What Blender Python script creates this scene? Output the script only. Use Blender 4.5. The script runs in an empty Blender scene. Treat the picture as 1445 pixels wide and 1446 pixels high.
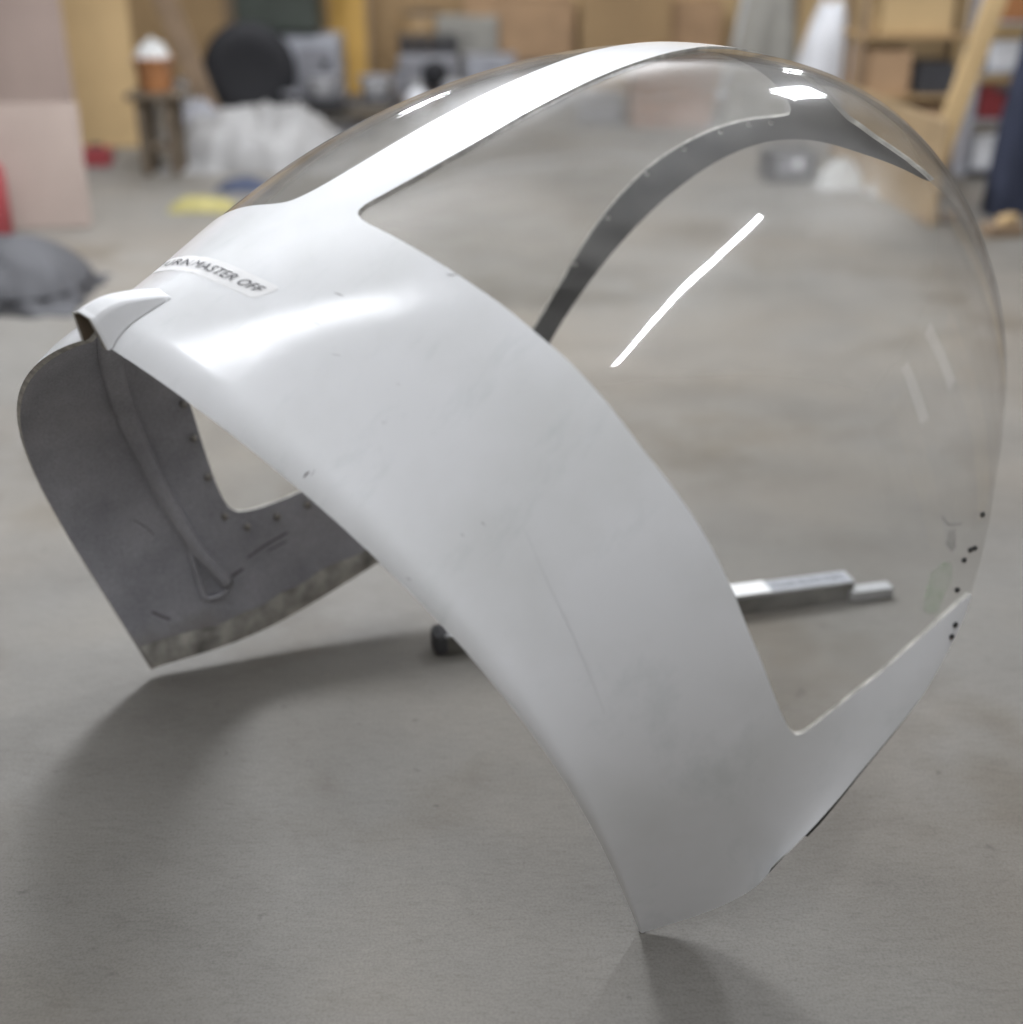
import bpy, bmesh, math, random
import numpy as np
from mathutils import Vector, Matrix, noise
random.seed(7)
R = math.radians
scn = bpy.context.scene
COL = scn.collection

# ------------------------------------------------------------------ camera
cam_d = bpy.data.cameras.new('camera'); cam = bpy.data.objects.new('camera', cam_d); COL.objects.link(cam)
cam.location = (0, 0, 1.2)
cam.rotation_euler = (math.pi/2 - 0.45674, 0, 0)
cam_d.sensor_width = 36; cam_d.lens = 36*1750/1445
cam_d.clip_start = 0.05; cam_d.clip_end = 200
cam_d.dof.use_dof = True; cam_d.dof.focus_distance = 1.63; cam_d.dof.aperture_fstop = 1.6
scn.camera = cam

# ------------------------------------------------------------------ ambient light of the workshop
w = bpy.data.worlds.new('World'); scn.world = w; w.use_nodes = True
bg = w.node_tree.nodes['Background']
bg.inputs['Color'].default_value = (1.0, 0.80, 0.60, 1); bg.inputs['Strength'].default_value = 0.10
scn.view_settings.view_transform = 'Standard'; scn.view_settings.look = 'None'
scn.view_settings.exposure = 0.06; scn.view_settings.gamma = 1.0

# ceiling fluorescent tubes (3 m up), all parallel
def tube(name, x, y, z, length, power, width=0.045, ang=58.0, col=(0.925, 0.95, 1.0)):
    l = bpy.data.lights.new(name, 'AREA'); l.shape = 'RECTANGLE'
    l.size = length; l.size_y = width; l.energy = power; l.color = col
    o = bpy.data.objects.new(name, l); COL.objects.link(o)
    o.location = (x, y, z); o.rotation_euler = (0, 0, R(ang))
    return o
tube('ceiling_tube', -0.02, -0.72, 3.0, 3.3, 52, 0.08)
tube('ceiling_tube', -1.84, 0.24, 3.0, 0.4, 7, ang=88)
tube('ceiling_tube', -0.86, 4.20, 3.0, 1.3, 170, 0.40)
tube('ceiling_tube', 1.50, 3.95, 3.0, 1.1, 55, 0.30)
tube('ceiling_tube', -1.55, 7.60, 3.0, 0.8, 25)
tube('ceiling_tube', 2.20, 7.60, 3.0, 0.8, 25)
# added unseen fill lamps aimed up, so the ceiling gives soft overhead light
def fill_uplight(x, y, length, power, width=0.25):
    o = tube('ceiling_fill_uplight', x, y, 3.02, length, power, width); o.rotation_euler = (math.pi, 0, R(58)); return o
fill_uplight(0.05, 2.15, 3.0, 42, 0.5); fill_uplight(-2.6, 1.6, 3.0, 105, 0.5); fill_uplight(2.9, 1.6, 3.0, 50, 0.5)
fill_uplight(-0.02, -0.72, 3.3, 12)
fill_uplight(-1.75, 5.2, 2.4, 10); fill_uplight(1.7, 5.2, 2.4, 4)
fill_uplight(0.0, 7.8, 3.0, 80)

# ------------------------------------------------------------------ materials
def new_mat(name):
    m = bpy.data.materials.new(name); m.use_nodes = True
    return m, m.node_tree, m.node_tree.nodes, m.node_tree.links
def mat(name, col, rough=0.6, metal=0.0, var=0.12, scale=6.0, spec=0.5, bump=0.0, coat=0.0):
    m, t, n, l = new_mat(name); b = n['Principled BSDF']
    b.inputs['Roughness'].default_value = rough; b.inputs['Metallic'].default_value = metal
    b.inputs['Specular IOR Level'].default_value = spec; b.inputs['Coat Weight'].default_value = coat
    tc = n.new('ShaderNodeTexCoord'); nz = n.new('ShaderNodeTexNoise')
    nz.inputs['Scale'].default_value = scale; nz.inputs['Detail'].default_value = 6
    rp = n.new('ShaderNodeValToRGB')
    a = [max(0, c*(1-var)) for c in col]; c2 = [min(1, c*(1+var)) for c in col]
    rp.color_ramp.elements[0].position = 0.3; rp.color_ramp.elements[1].position = 0.7
    rp.color_ramp.elements[0].color = (*a, 1); rp.color_ramp.elements[1].color = (*c2, 1)
    l.new(tc.outputs['Object'], nz.inputs['Vector']); l.new(nz.outputs['Fac'], rp.inputs['Fac']); l.new(rp.outputs['Color'], b.inputs['Base Color'])
    if bump:
        bp = n.new('ShaderNodeBump'); bp.inputs['Strength'].default_value = bump; bp.inputs['Distance'].default_value = 0.004
        l.new(nz.outputs['Fac'], bp.inputs['Height']); l.new(bp.outputs['Normal'], b.inputs['Normal'])
    return m

def mat_floor():
    m, t, n, l = new_mat('concrete_floor'); b = n['Principled BSDF']
    tc = n.new('ShaderNodeTexCoord')
    def nz(scale, detail, vec=None, rough=0.6):
        x = n.new('ShaderNodeTexNoise'); x.inputs['Scale'].default_value = scale; x.inputs['Detail'].default_value = detail
        x.inputs['Roughness'].default_value = rough
        l.new(vec or tc.outputs['Object'], x.inputs['Vector']); return x.outputs['Fac']
    def ramp(f, stops):
        r = n.new('ShaderNodeValToRGB'); e = r.color_ramp.elements
        e[0].position, e[0].color = stops[0][0], (*stops[0][1], 1); e[1].position, e[1].color = stops[-1][0], (*stops[-1][1], 1)
        for p, c in stops[1:-1]:
            k = e.new(p); k.color = (*c, 1)
        l.new(f, r.inputs['Fac']); return r.outputs['Color']
    def mix(a, c, f, mode='MULTIPLY'):
        x = n.new('ShaderNodeMix'); x.data_type = 'RGBA'; x.blend_type = mode
        if isinstance(f, float): x.inputs[0].default_value = f
        else: l.new(f, x.inputs[0])
        l.new(a, x.inputs[6]); l.new(c, x.inputs[7]); return x.outputs[2]
    base = ramp(nz(1.1, 5), [(0.25, (0.145, 0.136, 0.121)), (0.55, (0.175, 0.164, 0.147)), (0.8, (0.208, 0.196, 0.176))])
    mp = n.new('ShaderNodeMapping'); mp.inputs['Rotation'].default_value = (0, 0, R(-8)); mp.inputs['Scale'].default_value = (1.0, 1.7, 1.0)
    l.new(tc.outputs['Object'], mp.inputs['Vector'])
    st = ramp(nz(2.2, 7, mp.outputs['Vector'], 0.6), [(0.30, (0.80, 0.79, 0.78)), (0.5, (1, 1, 1)), (0.72, (1.10, 1.09, 1.07))])
    mp2 = n.new('ShaderNodeMapping'); mp2.inputs['Rotation'].default_value = (0, 0, R(-14)); mp2.inputs['Scale'].default_value = (1.0, 4.0, 1.0)
    l.new(tc.outputs['Object'], mp2.inputs['Vector'])
    fine = ramp(nz(30.0, 9, mp2.outputs['Vector'], 0.78), [(0.3, (0.82, 0.81, 0.79)), (0.5, (1, 1, 1)), (0.72, (1.10, 1.10, 1.09))])
    spots = ramp(nz(23.0, 2), [(0.24, (0.5, 0.49, 0.48)), (0.30, (1, 1, 1))])
    oil = ramp(nz(1.5, 4), [(0.32, (0.66, 0.60, 0.51)), (0.47, (1, 1, 1))])
    warm = ramp(nz(0.9, 3), [(0.4, (0.98, 1.0, 1.02)), (0.65, (1.04, 1.0, 0.95))])
    grit = ramp(nz(260.0, 3), [(0.3, (0.74, 0.74, 0.74)), (0.6, (1.08, 1.08, 1.08))])
    # a few crooked hairline scratches
    sw = n.new('ShaderNodeTexWave'); sw.wave_type = 'BANDS'; sw.inputs['Scale'].default_value = 1.1; sw.inputs['Distortion'].default_value = 14; sw.inputs['Detail'].default_value = 4
    l.new(mp2.outputs['Vector'], sw.inputs['Vector'])
    hair = ramp(sw.outputs['Fac'], [(0.0, (0.80, 0.79, 0.78)), (0.012, (1, 1, 1))])
    c = mix(base, st, 0.8); c = mix(c, fine, 0.95); c = mix(c, spots, 0.5); c = mix(c, oil, 0.8); c = mix(c, warm, 1.0); c = mix(c, grit, 0.7); c = mix(c, hair, 0.22)
    l.new(c, b.inputs['Base Color'])
    b.inputs['Roughness'].default_value = 0.62; b.inputs['Specular IOR Level'].default_value = 0.35
    bp = n.new('ShaderNodeBump'); bp.inputs['Strength'].default_value = 0.25; bp.inputs['Distance'].default_value = 0.003
    l.new(nz(60.0, 6), bp.inputs['Height']); l.new(bp.outputs['Normal'], b.inputs['Normal'])
    return m

def mat_gelcoat():
    m, t, n, l = new_mat('white_gelcoat'); b = n['Principled BSDF']
    tc = n.new('ShaderNodeTexCoord')
    a = n.new('ShaderNodeTexNoise'); a.inputs['Scale'].default_value = 5; a.inputs['Detail'].default_value = 7
    r = n.new('ShaderNodeValToRGB'); e = r.color_ramp.elements
    e[0].position = 0.28; e[0].color = (0.66, 0.67, 0.67, 1); e[1].position = 0.55; e[1].color = (0.75, 0.76, 0.775, 1)
    l.new(tc.outputs['Object'], a.inputs['Vector']); l.new(a.outputs['Fac'], r.inputs['Fac'])
    # greenish-grey rubbed smudges
    mp = n.new('ShaderNodeMapping'); mp.inputs['Rotation'].default_value = (0.3, 0.5, 0.9); mp.inputs['Scale'].default_value = (2.0, 9.0, 2.0)
    s = n.new('ShaderNodeTexNoise'); s.inputs['Scale'].default_value = 2.4; s.inputs['Detail'].default_value = 9; s.inputs['Roughness'].default_value = 0.7
    l.new(tc.outputs['Object'], mp.inputs['Vector']); l.new(mp.outputs['Vector'], s.inputs['Vector'])
    r2 = n.new('ShaderNodeValToRGB'); e = r2.color_ramp.elements
    e[0].position = 0.30; e[0].color = (0.80, 0.83, 0.82, 1); e[1].position = 0.44; e[1].color = (1, 1, 1, 1)
    l.new(s.outputs['Fac'], r2.inputs['Fac'])
    x = n.new('ShaderNodeMix'); x.data_type = 'RGBA'; x.blend_type = 'MULTIPLY'; x.inputs[0].default_value = 0.5
    l.new(r.outputs['Color'], x.inputs[6]); l.new(r2.outputs['Color'], x.inputs[7])
    l.new(x.outputs[2], b.inputs['Base Color'])
    f = n.new('ShaderNodeMapRange'); f.inputs['To Min'].default_value = 0.22; f.inputs['To Max'].default_value = 0.12
    l.new(s.outputs['Fac'], f.inputs['Value']); l.new(f.outputs['Result'], b.inputs['Roughness'])
    b.inputs['Specular IOR Level'].default_value = 0.5
    g = n.new('ShaderNodeTexNoise'); g.inputs['Scale'].default_value = 9; g.inputs['Detail'].default_value = 3
    l.new(tc.outputs['Object'], g.inputs['Vector'])
    bp = n.new('ShaderNodeBump'); bp.inputs['Strength'].default_value = 0.06; bp.inputs['Distance'].default_value = 0.01
    l.new(g.outputs['Fac'], bp.inputs['Height']); l.new(bp.outputs['Normal'], b.inputs['Normal'])
    return m

def mat_inner():
    m, t, n, l = new_mat('dark_grey_inner_paint'); b = n['Principled BSDF']
    tc = n.new('ShaderNodeTexCoord')
    a = n.new('ShaderNodeTexNoise'); a.inputs['Scale'].default_value = 9; a.inputs['Detail'].default_value = 8
    r = n.new('ShaderNodeValToRGB'); e = r.color_ramp.elements
    e[0].position = 0.30; e[0].color = (0.30, 0.304, 0.335, 1); e[1].position = 0.62; e[1].color = (0.42, 0.424, 0.462, 1)
    l.new(tc.outputs['Object'], a.inputs['Vector']); l.new(a.outputs['Fac'], r.inputs['Fac'])
    g = n.new('ShaderNodeTexNoise'); g.inputs['Scale'].default_value = 420; g.inputs['Detail'].default_value = 2
    r3 = n.new('ShaderNodeValToRGB'); e = r3.color_ramp.elements
    e[0].position = 0.3; e[0].color = (0.75, 0.75, 0.75, 1); e[1].position = 0.7; e[1].color = (1.2, 1.2, 1.2, 1)
    l.new(tc.outputs['Object'], g.inputs['Vector']); l.new(g.outputs['Fac'], r3.inputs['Fac'])
    x = n.new('ShaderNodeMix'); x.data_type = 'RGBA'; x.blend_type = 'MULTIPLY'; x.inputs[0].default_value = 1
    l.new(r.outputs['Color'], x.inputs[6]); l.new(r3.outputs['Color'], x.inputs[7])
    # worn band of bare fibreglass along the sill (low z)
    sp = n.new('ShaderNodeSeparateXYZ'); l.new(tc.outputs['Object'], sp.inputs['Vector'])
    k = n.new('ShaderNodeTexNoise'); k.inputs['Scale'].default_value = 14; k.inputs['Detail'].default_value = 6
    l.new(tc.outputs['Object'], k.inputs['Vector'])
    ad = n.new('ShaderNodeMath'); ad.operation = 'MULTIPLY_ADD'; ad.inputs[1].default_value = 0.11; l.new(k.outputs['Fac'], ad.inputs[0]); l.new(sp.outputs['Z'], ad.inputs[2])
    mr = n.new('ShaderNodeMapRange'); mr.inputs['From Min'].default_value = 0.075; mr.inputs['From Max'].default_value = 0.135
    mr.inputs['To Min'].default_value = 0.75; mr.inputs['To Max'].default_value = 0.0; l.new(ad.outputs[0], mr.inputs['Value'])
    y = n.new('ShaderNodeMix'); y.data_type = 'RGBA'; l.new(mr.outputs['Result'], y.inputs[0])
    l.new(x.outputs[2], y.inputs[6]); y.inputs[7].default_value = (0.24, 0.22, 0.18, 1)
    # inner colour turns darker forward, over the front bow and crown strip
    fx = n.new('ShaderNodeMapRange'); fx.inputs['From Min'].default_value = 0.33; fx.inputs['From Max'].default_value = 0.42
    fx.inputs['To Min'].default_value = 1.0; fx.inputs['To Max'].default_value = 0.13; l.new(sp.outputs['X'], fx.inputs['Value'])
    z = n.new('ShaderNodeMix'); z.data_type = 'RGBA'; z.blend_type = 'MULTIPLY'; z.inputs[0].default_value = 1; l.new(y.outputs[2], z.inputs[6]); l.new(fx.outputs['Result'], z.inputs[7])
    l.new(z.outputs[2], b.inputs['Base Color'])
    b.inputs['Roughness'].default_value = 0.55
    bp = n.new('ShaderNodeBump'); bp.inputs['Strength'].default_value = 0.25; bp.inputs['Distance'].default_value = 0.004
    l.new(a.outputs['Fac'], bp.inputs['Height']); l.new(bp.outputs['Normal'], b.inputs['Normal'])
    return m

def mat_acrylic():
    # thin clear acrylic sheet: Fresnel mix of straight transmission and a sharp reflection
    m, t, n, l = new_mat('clear_acrylic'); n.remove(n['Principled BSDF'])
    out = n['Material Output']
    tr = n.new('ShaderNodeBsdfTransparent'); tr.inputs['Color'].default_value = (0.95, 0.948, 0.94, 1)
    gl = n.new('ShaderNodeBsdfGlossy'); gl.inputs['Roughness'].default_value = 0.035
    g2 = n.new('ShaderNodeBsdfGlossy'); g2.inputs['Roughness'].default_value = 0.20; gm = n.new('ShaderNodeMixShader'); gm.inputs['Fac'].default_value = 0.12
    l.new(gl.outputs['BSDF'], gm.inputs[1]); l.new(g2.outputs['BSDF'], gm.inputs[2])
    ge = n.new('ShaderNodeNewGeometry'); mr = n.new('ShaderNodeMapRange')
    mr.inputs['To Min'].default_value = 1.49; mr.inputs['To Max'].default_value = 1/1.49
    l.new(ge.outputs['Backfacing'], mr.inputs['Value'])
    fr = n.new('ShaderNodeFresnel'); l.new(mr.outputs['Result'], fr.inputs['IOR'])
    mx = n.new('ShaderNodeMixShader'); l.new(fr.outputs['Fac'], mx.inputs['Fac']); l.new(tr.outputs['BSDF'], mx.inputs[1]); l.new(gm.outputs[0], mx.inputs[2])
    wv = n.new('ShaderNodeTexNoise'); wv.inputs['Scale'].default_value = 5.5; wv.inputs['Detail'].default_value = 1; wt = n.new('ShaderNodeTexCoord'); l.new(wt.outputs['Object'], wv.inputs['Vector'])
    bp = n.new('ShaderNodeBump'); bp.inputs['Strength'].default_value = 0.35; bp.inputs['Distance'].default_value = 0.006; l.new(wv.outputs['Fac'], bp.inputs['Height'])
    for q in (gl, g2): l.new(bp.outputs['Normal'], q.inputs['Normal'])
    # faint dusty, hairline-scratched haze
    df = n.new('ShaderNodeBsdfDiffuse'); df.inputs['Color'].default_value = (0.75, 0.74, 0.72, 1)
    tc = n.new('ShaderNodeTexCoord'); nz = n.new('ShaderNodeTexNoise'); nz.inputs['Scale'].default_value = 5; nz.inputs['Detail'].default_value = 8
    dm = n.new('ShaderNodeMapping'); dm.inputs['Scale'].default_value = (1, 1, 3.5); dm.inputs['Rotation'].default_value = (0.5, 0.4, 0); l.new(tc.outputs['Object'], dm.inputs['Vector']); l.new(dm.outputs['Vector'], nz.inputs['Vector'])
    hz = n.new('ShaderNodeMapRange'); hz.inputs['From Min'].default_value = 0.35; hz.inputs['From Max'].default_value = 0.75
    hz.inputs['To Min'].default_value = 0.0; hz.inputs['To Max'].default_value = 0.11; l.new(nz.outputs['Fac'], hz.inputs['Value'])
    m2 = n.new('ShaderNodeMixShader'); l.new(hz.outputs['Result'], m2.inputs['Fac']); l.new(mx.outputs[0], m2.inputs[1]); l.new(df.outputs[0], m2.inputs[2])
    l.new(m2.outputs[0], out.inputs['Surface'])
    return m

def mat_glow_pane():  # self-glowing pane, added to put pale glints on the bubble
    m, t, n, l = new_mat('added_glow_pane'); b = n['Principled BSDF']; b.inputs['Base Color'].default_value = (0.7, 0.72, 0.75, 1)
    b.inputs['Emission Color'].default_value = (0.93, 0.96, 1, 1); b.inputs['Emission Strength'].default_value = 0.8; return m
def mat_residue(name, col, amount):
    m, t, n, l = new_mat(name); b = n['Principled BSDF']; b.inputs['Base Color'].default_value = (*col, 1); b.inputs['Roughness'].default_value = 0.7
    tr = n.new('ShaderNodeBsdfTransparent'); mx = n.new('ShaderNodeMixShader'); nz = n.new('ShaderNodeTexNoise'); tc = n.new('ShaderNodeTexCoord')
    nz.inputs['Scale'].default_value = 45; nz.inputs['Detail'].default_value = 6; l.new(tc.outputs['Object'], nz.inputs['Vector'])
    mr = n.new('ShaderNodeMapRange'); mr.inputs['From Min'].default_value = 0.35; mr.inputs['From Max'].default_value = 0.65; mr.inputs['To Min'].default_value = amount*0.25; mr.inputs['To Max'].default_value = amount
    l.new(nz.outputs['Fac'], mr.inputs['Value']); l.new(mr.outputs['Result'], mx.inputs['Fac']); l.new(tr.outputs[0], mx.inputs[1]); l.new(b.outputs[0], mx.inputs[2])
    l.new(mx.outputs[0], n['Material Output'].inputs['Surface']); return m

M = dict(
    floor=mat_floor(), white=mat_gelcoat(), inner=mat_inner(), acrylic=mat_acrylic(),
    edge=mat('raw_laminate_edge', (0.42, 0.41, 0.38), 0.7, var=0.35, scale=60),
    cut=mat('frosted_acrylic_edge', (0.42, 0.42, 0.40), 0.4),
    sticker=mat('sticker_vinyl', (0.80, 0.80, 0.80), 0.35, var=0.03), ink=mat('black_ink', (0.03, 0.03, 0.04), 0.5),
    steel=mat('screw_steel', (0.35, 0.35, 0.37), 0.4, 0.7), bolt=mat('dirty_black_bolt', (0.02, 0.02, 0.02), 0.6),
    scuff=mat('scuff_mark', (0.16, 0.15, 0.16), 0.8), crease=mat('hairline_crack', (0.62, 0.63, 0.64), 0.5),
    green=mat_residue('green_tape_residue', (0.34, 0.46, 0.30), 0.55), grey_tape=mat_residue('grey_tape_residue', (0.22, 0.22, 0.21), 0.55),
    alu=mat('brushed_aluminium', (0.40, 0.41, 0.42), 0.5, 0.3, scale=30), grey_label=mat('grey_label', (0.36, 0.38, 0.42), 0.5, var=0.05), bar_side=mat('dark_bar_side', (0.11, 0.108, 0.095), 0.6, var=0.4, scale=25),
    bright=mat('white_bar_tip', (0.85, 0.86, 0.87), 0.3, var=0.02),
    tan=mat('weathered_plywood', (0.34, 0.245, 0.14), 0.7, var=0.2, scale=3), pane=mat_glow_pane(), ceil=mat('white_ceiling_paint', (0.75, 0.75, 0.74), 0.9, var=0.04), wall=mat('workshop_wall', (0.20, 0.15, 0.10), 0.8, var=0.3, scale=1.5),
    pink=mat('pinkish_board', (0.36, 0.28, 0.245), 0.8, scale=2), pink2=mat('pale_pink_board', (0.34, 0.275, 0.24), 0.8, scale=2),
    ply=mat('plywood', (0.52, 0.37, 0.19), 0.65, scale=2), ply2=mat('dark_plywood', (0.36, 0.24, 0.12), 0.65, scale=2),
    timber=mat('old_timber', (0.24, 0.17, 0.11), 0.8, var=0.3), brown=mat('dark_brown_wood_and_shade', (0.10, 0.075, 0.05), 0.8),
    orange=mat('orange_plastic', (0.38, 0.17, 0.07), 0.5), rag=mat('white_rag', (0.42, 0.42, 0.41), 0.9),
    black=mat('black_rubber', (0.012, 0.012, 0.015), 0.7), dark=mat('dark_metal', (0.05, 0.05, 0.055), 0.5),
    hood=mat('dark_green_paint', (0.05, 0.06, 0.05), 0.5), grey=mat('grey_metal', (0.24, 0.24, 0.26), 0.5), lgrey=mat('light_grey_paint', (0.36, 0.37, 0.41), 0.5),
    yellow=mat('ochre_board', (0.50, 0.30, 0.07), 0.6), carton=mat('cardboard', (0.40, 0.26, 0.15), 0.8), dcarton=mat('dark_cardboard', (0.27, 0.19, 0.10), 0.8),  # dcarton is a darker cardboard brown
    plastic=mat('white_plastic', (0.72, 0.73, 0.76), 0.4), sheet=mat('dusty_plastic_sheet', (0.27, 0.265, 0.26), 0.6, bump=0.2),
    tarp=mat('grey_tarp', (0.30, 0.29, 0.26), 0.7), blue=mat('blue_cloth', (0.035, 0.045, 0.08), 0.8), lemon=mat('yellow_cloth', (0.27, 0.24, 0.09), 0.8),
    pinkb=mat('reddish_cardboard', (0.33, 0.20, 0.14), 0.8), red=mat('red_paint', (0.25, 0.04, 0.045), 0.5), navy=mat('navy_cloth', (0.022, 0.027, 0.05), 0.85), cushion=mat('grey_vinyl', (0.055, 0.055, 0.06), 0.75),
)

# ------------------------------------------------------------------ object helpers
def link(name, me, parent=None, loc=None, rot=None):
    o = bpy.data.objects.new(name, me); COL.objects.link(o)
    if parent: o.parent = parent
    if loc: o.location = loc
    if rot: o.rotation_euler = rot
    return o
def thing(name, label, cat, loc=(0, 0, 0), rz=0, group=None, rot=None):
    o = link(name, None, None, loc, rot or (0, 0, rz)); o['label'] = label; o['category'] = cat
    if group: o['group'] = group
    return o
def tag(o, label, cat, group=None):
    o['label'] = label; o['category'] = cat
    if group: o['group'] = group
    return o
def bm_obj(name, bm, m, parent=None, loc=None, rot=None, smooth=False):
    me = bpy.data.meshes.new(name); bm.to_mesh(me); bm.free()
    for x in (m if isinstance(m, (list, tuple)) else [m]): me.materials.append(x)
    if smooth:
        for p in me.polygons: p.use_smooth = True
    return link(name, me, parent, loc, rot)
def box_bm(sx, sy, sz, bev=0.006, z0=True, bm=None, off=(0, 0, 0)):
    b = bmesh.new(); r = bmesh.ops.create_cube(b, size=1)
    for v in b.verts: v.co = Vector((v.co.x*sx, v.co.y*sy, (v.co.z+(0.5 if z0 else 0))*sz))
    if bev: bmesh.ops.bevel(b, geom=b.edges[:], offset=min(bev, sx/3, sy/3, sz/3), segments=2, affect='EDGES', profile=0.5)
    for v in b.verts: v.co += Vector(off)
    return b
def box(name, size, m, parent=None, loc=(0, 0, 0), rot=None, bev=0.006):
    return bm_obj(name, box_bm(*size, bev=bev), m, parent, loc, rot)
def lathe_bm(prof, seg=28):
    b = bmesh.new(); rings = []
    for r, z in prof:
        rings.append([b.verts.new((r*math.cos(2*math.pi*i/seg), r*math.sin(2*math.pi*i/seg), z)) for i in range(seg)])
    for a, c in zip(rings, rings[1:]):
        for i in range(seg): b.faces.new((a[i], a[(i+1) % seg], c[(i+1) % seg], c[i]))
    b.faces.new(rings[0][::-1]); b.faces.new(rings[-1])
    return b
def lathe(name, prof, m, parent=None, loc=(0, 0, 0), rot=None, seg=28):
    return bm_obj(name, lathe_bm(prof, seg), m, parent, loc, rot, True)
def tube_bm(pts, rad, seg=12, normals=None):
    b = bmesh.new(); rings = []
    pts = [Vector(p) for p in pts]
    for i, p in enumerate(pts):
        t = (pts[min(i+1, len(pts)-1)]-pts[max(i-1, 0)]).normalized()
        a = normals[i] if normals else (Vector((0, 0, 1)) if abs(t.z) < 0.9 else Vector((1, 0, 0)))
        s = t.cross(a).normalized(); a = s.cross(t)
        r = rad[i] if isinstance(rad, list) else rad
        rings.append([b.verts.new(p+(s*math.cos(2*math.pi*k/seg)+a*math.sin(2*math.pi*k/seg))*r) for k in range(seg)])
    for a, c in zip(rings, rings[1:]):
        for i in range(seg): b.faces.new((a[i], a[(i+1) % seg], c[(i+1) % seg], c[i]))
    b.faces.new(rings[0][::-1]); b.faces.new(rings[-1])
    bmesh.ops.recalc_face_normals(b, faces=b.faces[:])
    return b
def heap_bm(sx, sy, sz, seed=0, rough=0.35, nx=36, ny=28, p=2.0):
    # a crumpled, heaped sheet lying on the floor, closed underneath
    b = bmesh.new(); g = []
    for i in range(nx+1):
        row = []
        for j in range(ny+1):
            x, y = 2*i/nx-1, 2*j/ny-1
            r = (abs(x)**p+abs(y)**p)**(1/p)
            h = max(0.0, 1-r**2)**0.6
            q = Vector((x*1.7+seed*3.1, y*1.7, seed))
            h *= 1+rough*(noise.noise(q*1.3)+0.6*noise.noise(q*3.1)+0.35*abs(noise.noise(q*7)))
            k = 1+0.12*noise.noise(q*2)
            row.append(b.verts.new((x*sx/2*k, y*sy/2*k, max(0.003, h*sz))))
        g.append(row)
    for i in range(nx):
        for j in range(ny): b.faces.new((g[i][j], g[i+1][j], g[i+1][j+1], g[i][j+1]))
    r = bmesh.ops.extrude_edge_only(b, edges=[e for e in b.edges if e.is_boundary])
    vs = [x for x in r['geom'] if isinstance(x, bmesh.types.BMVert)]
    for v in vs: v.co.z = 0
    be = [e for e in b.edges if e.is_boundary]
    bmesh.ops.edgeloop_fill(b, edges=be)
    return b
FZ = -0.009                                               # floor level

# ------------------------------------------------------------------ setting
b = bmesh.new(); bmesh.ops.create_grid(b, x_segments=8, y_segments=8, size=14)
fl = bm_obj('floor', b, M['floor'], loc=(0, 4, FZ)); fl['kind'] = 'structure'
wl = bm_obj('back_wall', box_bm(16, 0.15, 3.2, 0), M['wall'], loc=(0, 9.6, FZ-0.004)); wl['kind'] = 'structure'

ce = bm_obj('ceiling', box_bm(16, 15, 0.1, 0), M['ceil'], loc=(0, 2.9, 4.0)); ce['kind'] = 'structure'

rw = bm_obj('right_wall', box_bm(0.12, 15, 4.0, 0), M['wall'], loc=(6.3, 2.1, FZ-0.003)); rw['kind'] = 'structure'
for k, y in enumerate((-6.2, -5.0, -3.0, -1.2, 1.2, 3.0, 5.0)):
    box('plywood_panel', (.02, 1.1, 3.2), [M['ply' if k % 2 else 'pink2']], rw, (-.071, y, .01), bev=.003)
for y in (-4.25, -2.3):  # unseen windows added here; their panes glow for reflections and side fill
    wn = box('window', (.05, 0.62, 1.5), [M['lgrey']], rw, (-.085, y+.2, 2.2), bev=.004)
    box('pane', (.01, 0.50, 1.38), [M['pane']], wn, (-.03, 0, .06), bev=.001)

# ------------------------------------------------------------------ the canopy surface
# u runs from the aft opening (0) to the front hoop (1), v (degrees) from the near sill (0) over the crown (90) to the far sill (180)
KU = np.array([0, .25, .5, .75, 1.])
VI = np.linalg.inv(np.vander(KU, 5))
D = {k: VI@np.array(x) for k, x in dict(
    th=[-0.34769, -0.14074, 0.00236, 0.22349, 0.50579], w=[0.4284, 0.44101, 0.46668, 0.5001, 0.52328],
    h=[0.80732, 0.86996, 0.9203, 0.94423, 0.82543], n=[1.10763, 2.00228, 2.87925, 2.7443, 2.92987],
    m=[3.66041, 3.27689, 3.07718, 2.72123, 2.45622], zs=[-0.00116, 0.01528, 0.05013, 0.10655, 0.15445],
    bs=[-0.00766, 0.00696, 0.00639, 0.01072, -0.01326], sk=[0.26231, 0.19414, 0.14903, 0.07371, 0.00166]).items()}
def surf(u, v):
    u = np.asarray(u, float); v = np.radians(np.asarray(v, float))
    th, wd, h, n, m, zs, bs, sk = [np.polyval(D[k], u) for k in ('th', 'w', 'h', 'n', 'm', 'zs', 'bs', 'sk')]
    k = 1-0.014*np.clip(1-u/0.028, 0, 1.5)**2; wd = wd*k; h = h*k   # the aft lip rolls in slightly
    c, s = np.cos(v), np.sin(v)
    Y = np.sign(c)*np.abs(c)**(2/np.clip(n, 1.1, 6)); Z = np.abs(s)**(2/np.clip(m, 1.1, 6))
    x = 0.38704*u+bs+h*Z*np.sin(th)+sk*Y; z = zs+h*Z*np.cos(th); y = -Y*wd*(1+0.10769*4*Z*(1-Z))
    return np.stack([x, y, z], -1)
def normal(u, v, du=0.008, dv=1.4):
    u = np.asarray(u, float); v = np.clip(np.asarray(v, float), 4.0, 176.0)
    a = surf(u+du, v)-surf(u-du, v)
    b2 = surf(u, np.minimum(v+dv, 180))-surf(u, np.maximum(v-dv, 0))
    n = np.cross(a, b2); n /= np.linalg.norm(n, axis=-1, keepdims=True)+1e-12
    ctr = np.array([0.2, 0, 0.3]); s = np.sign(((surf(u, v)-ctr)*n).sum(-1))
    return n*s[..., None]
def on(u, v, off=0.0):
    p = surf(u, v)+normal(u, v)*off
    return Vector(p)
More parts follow.
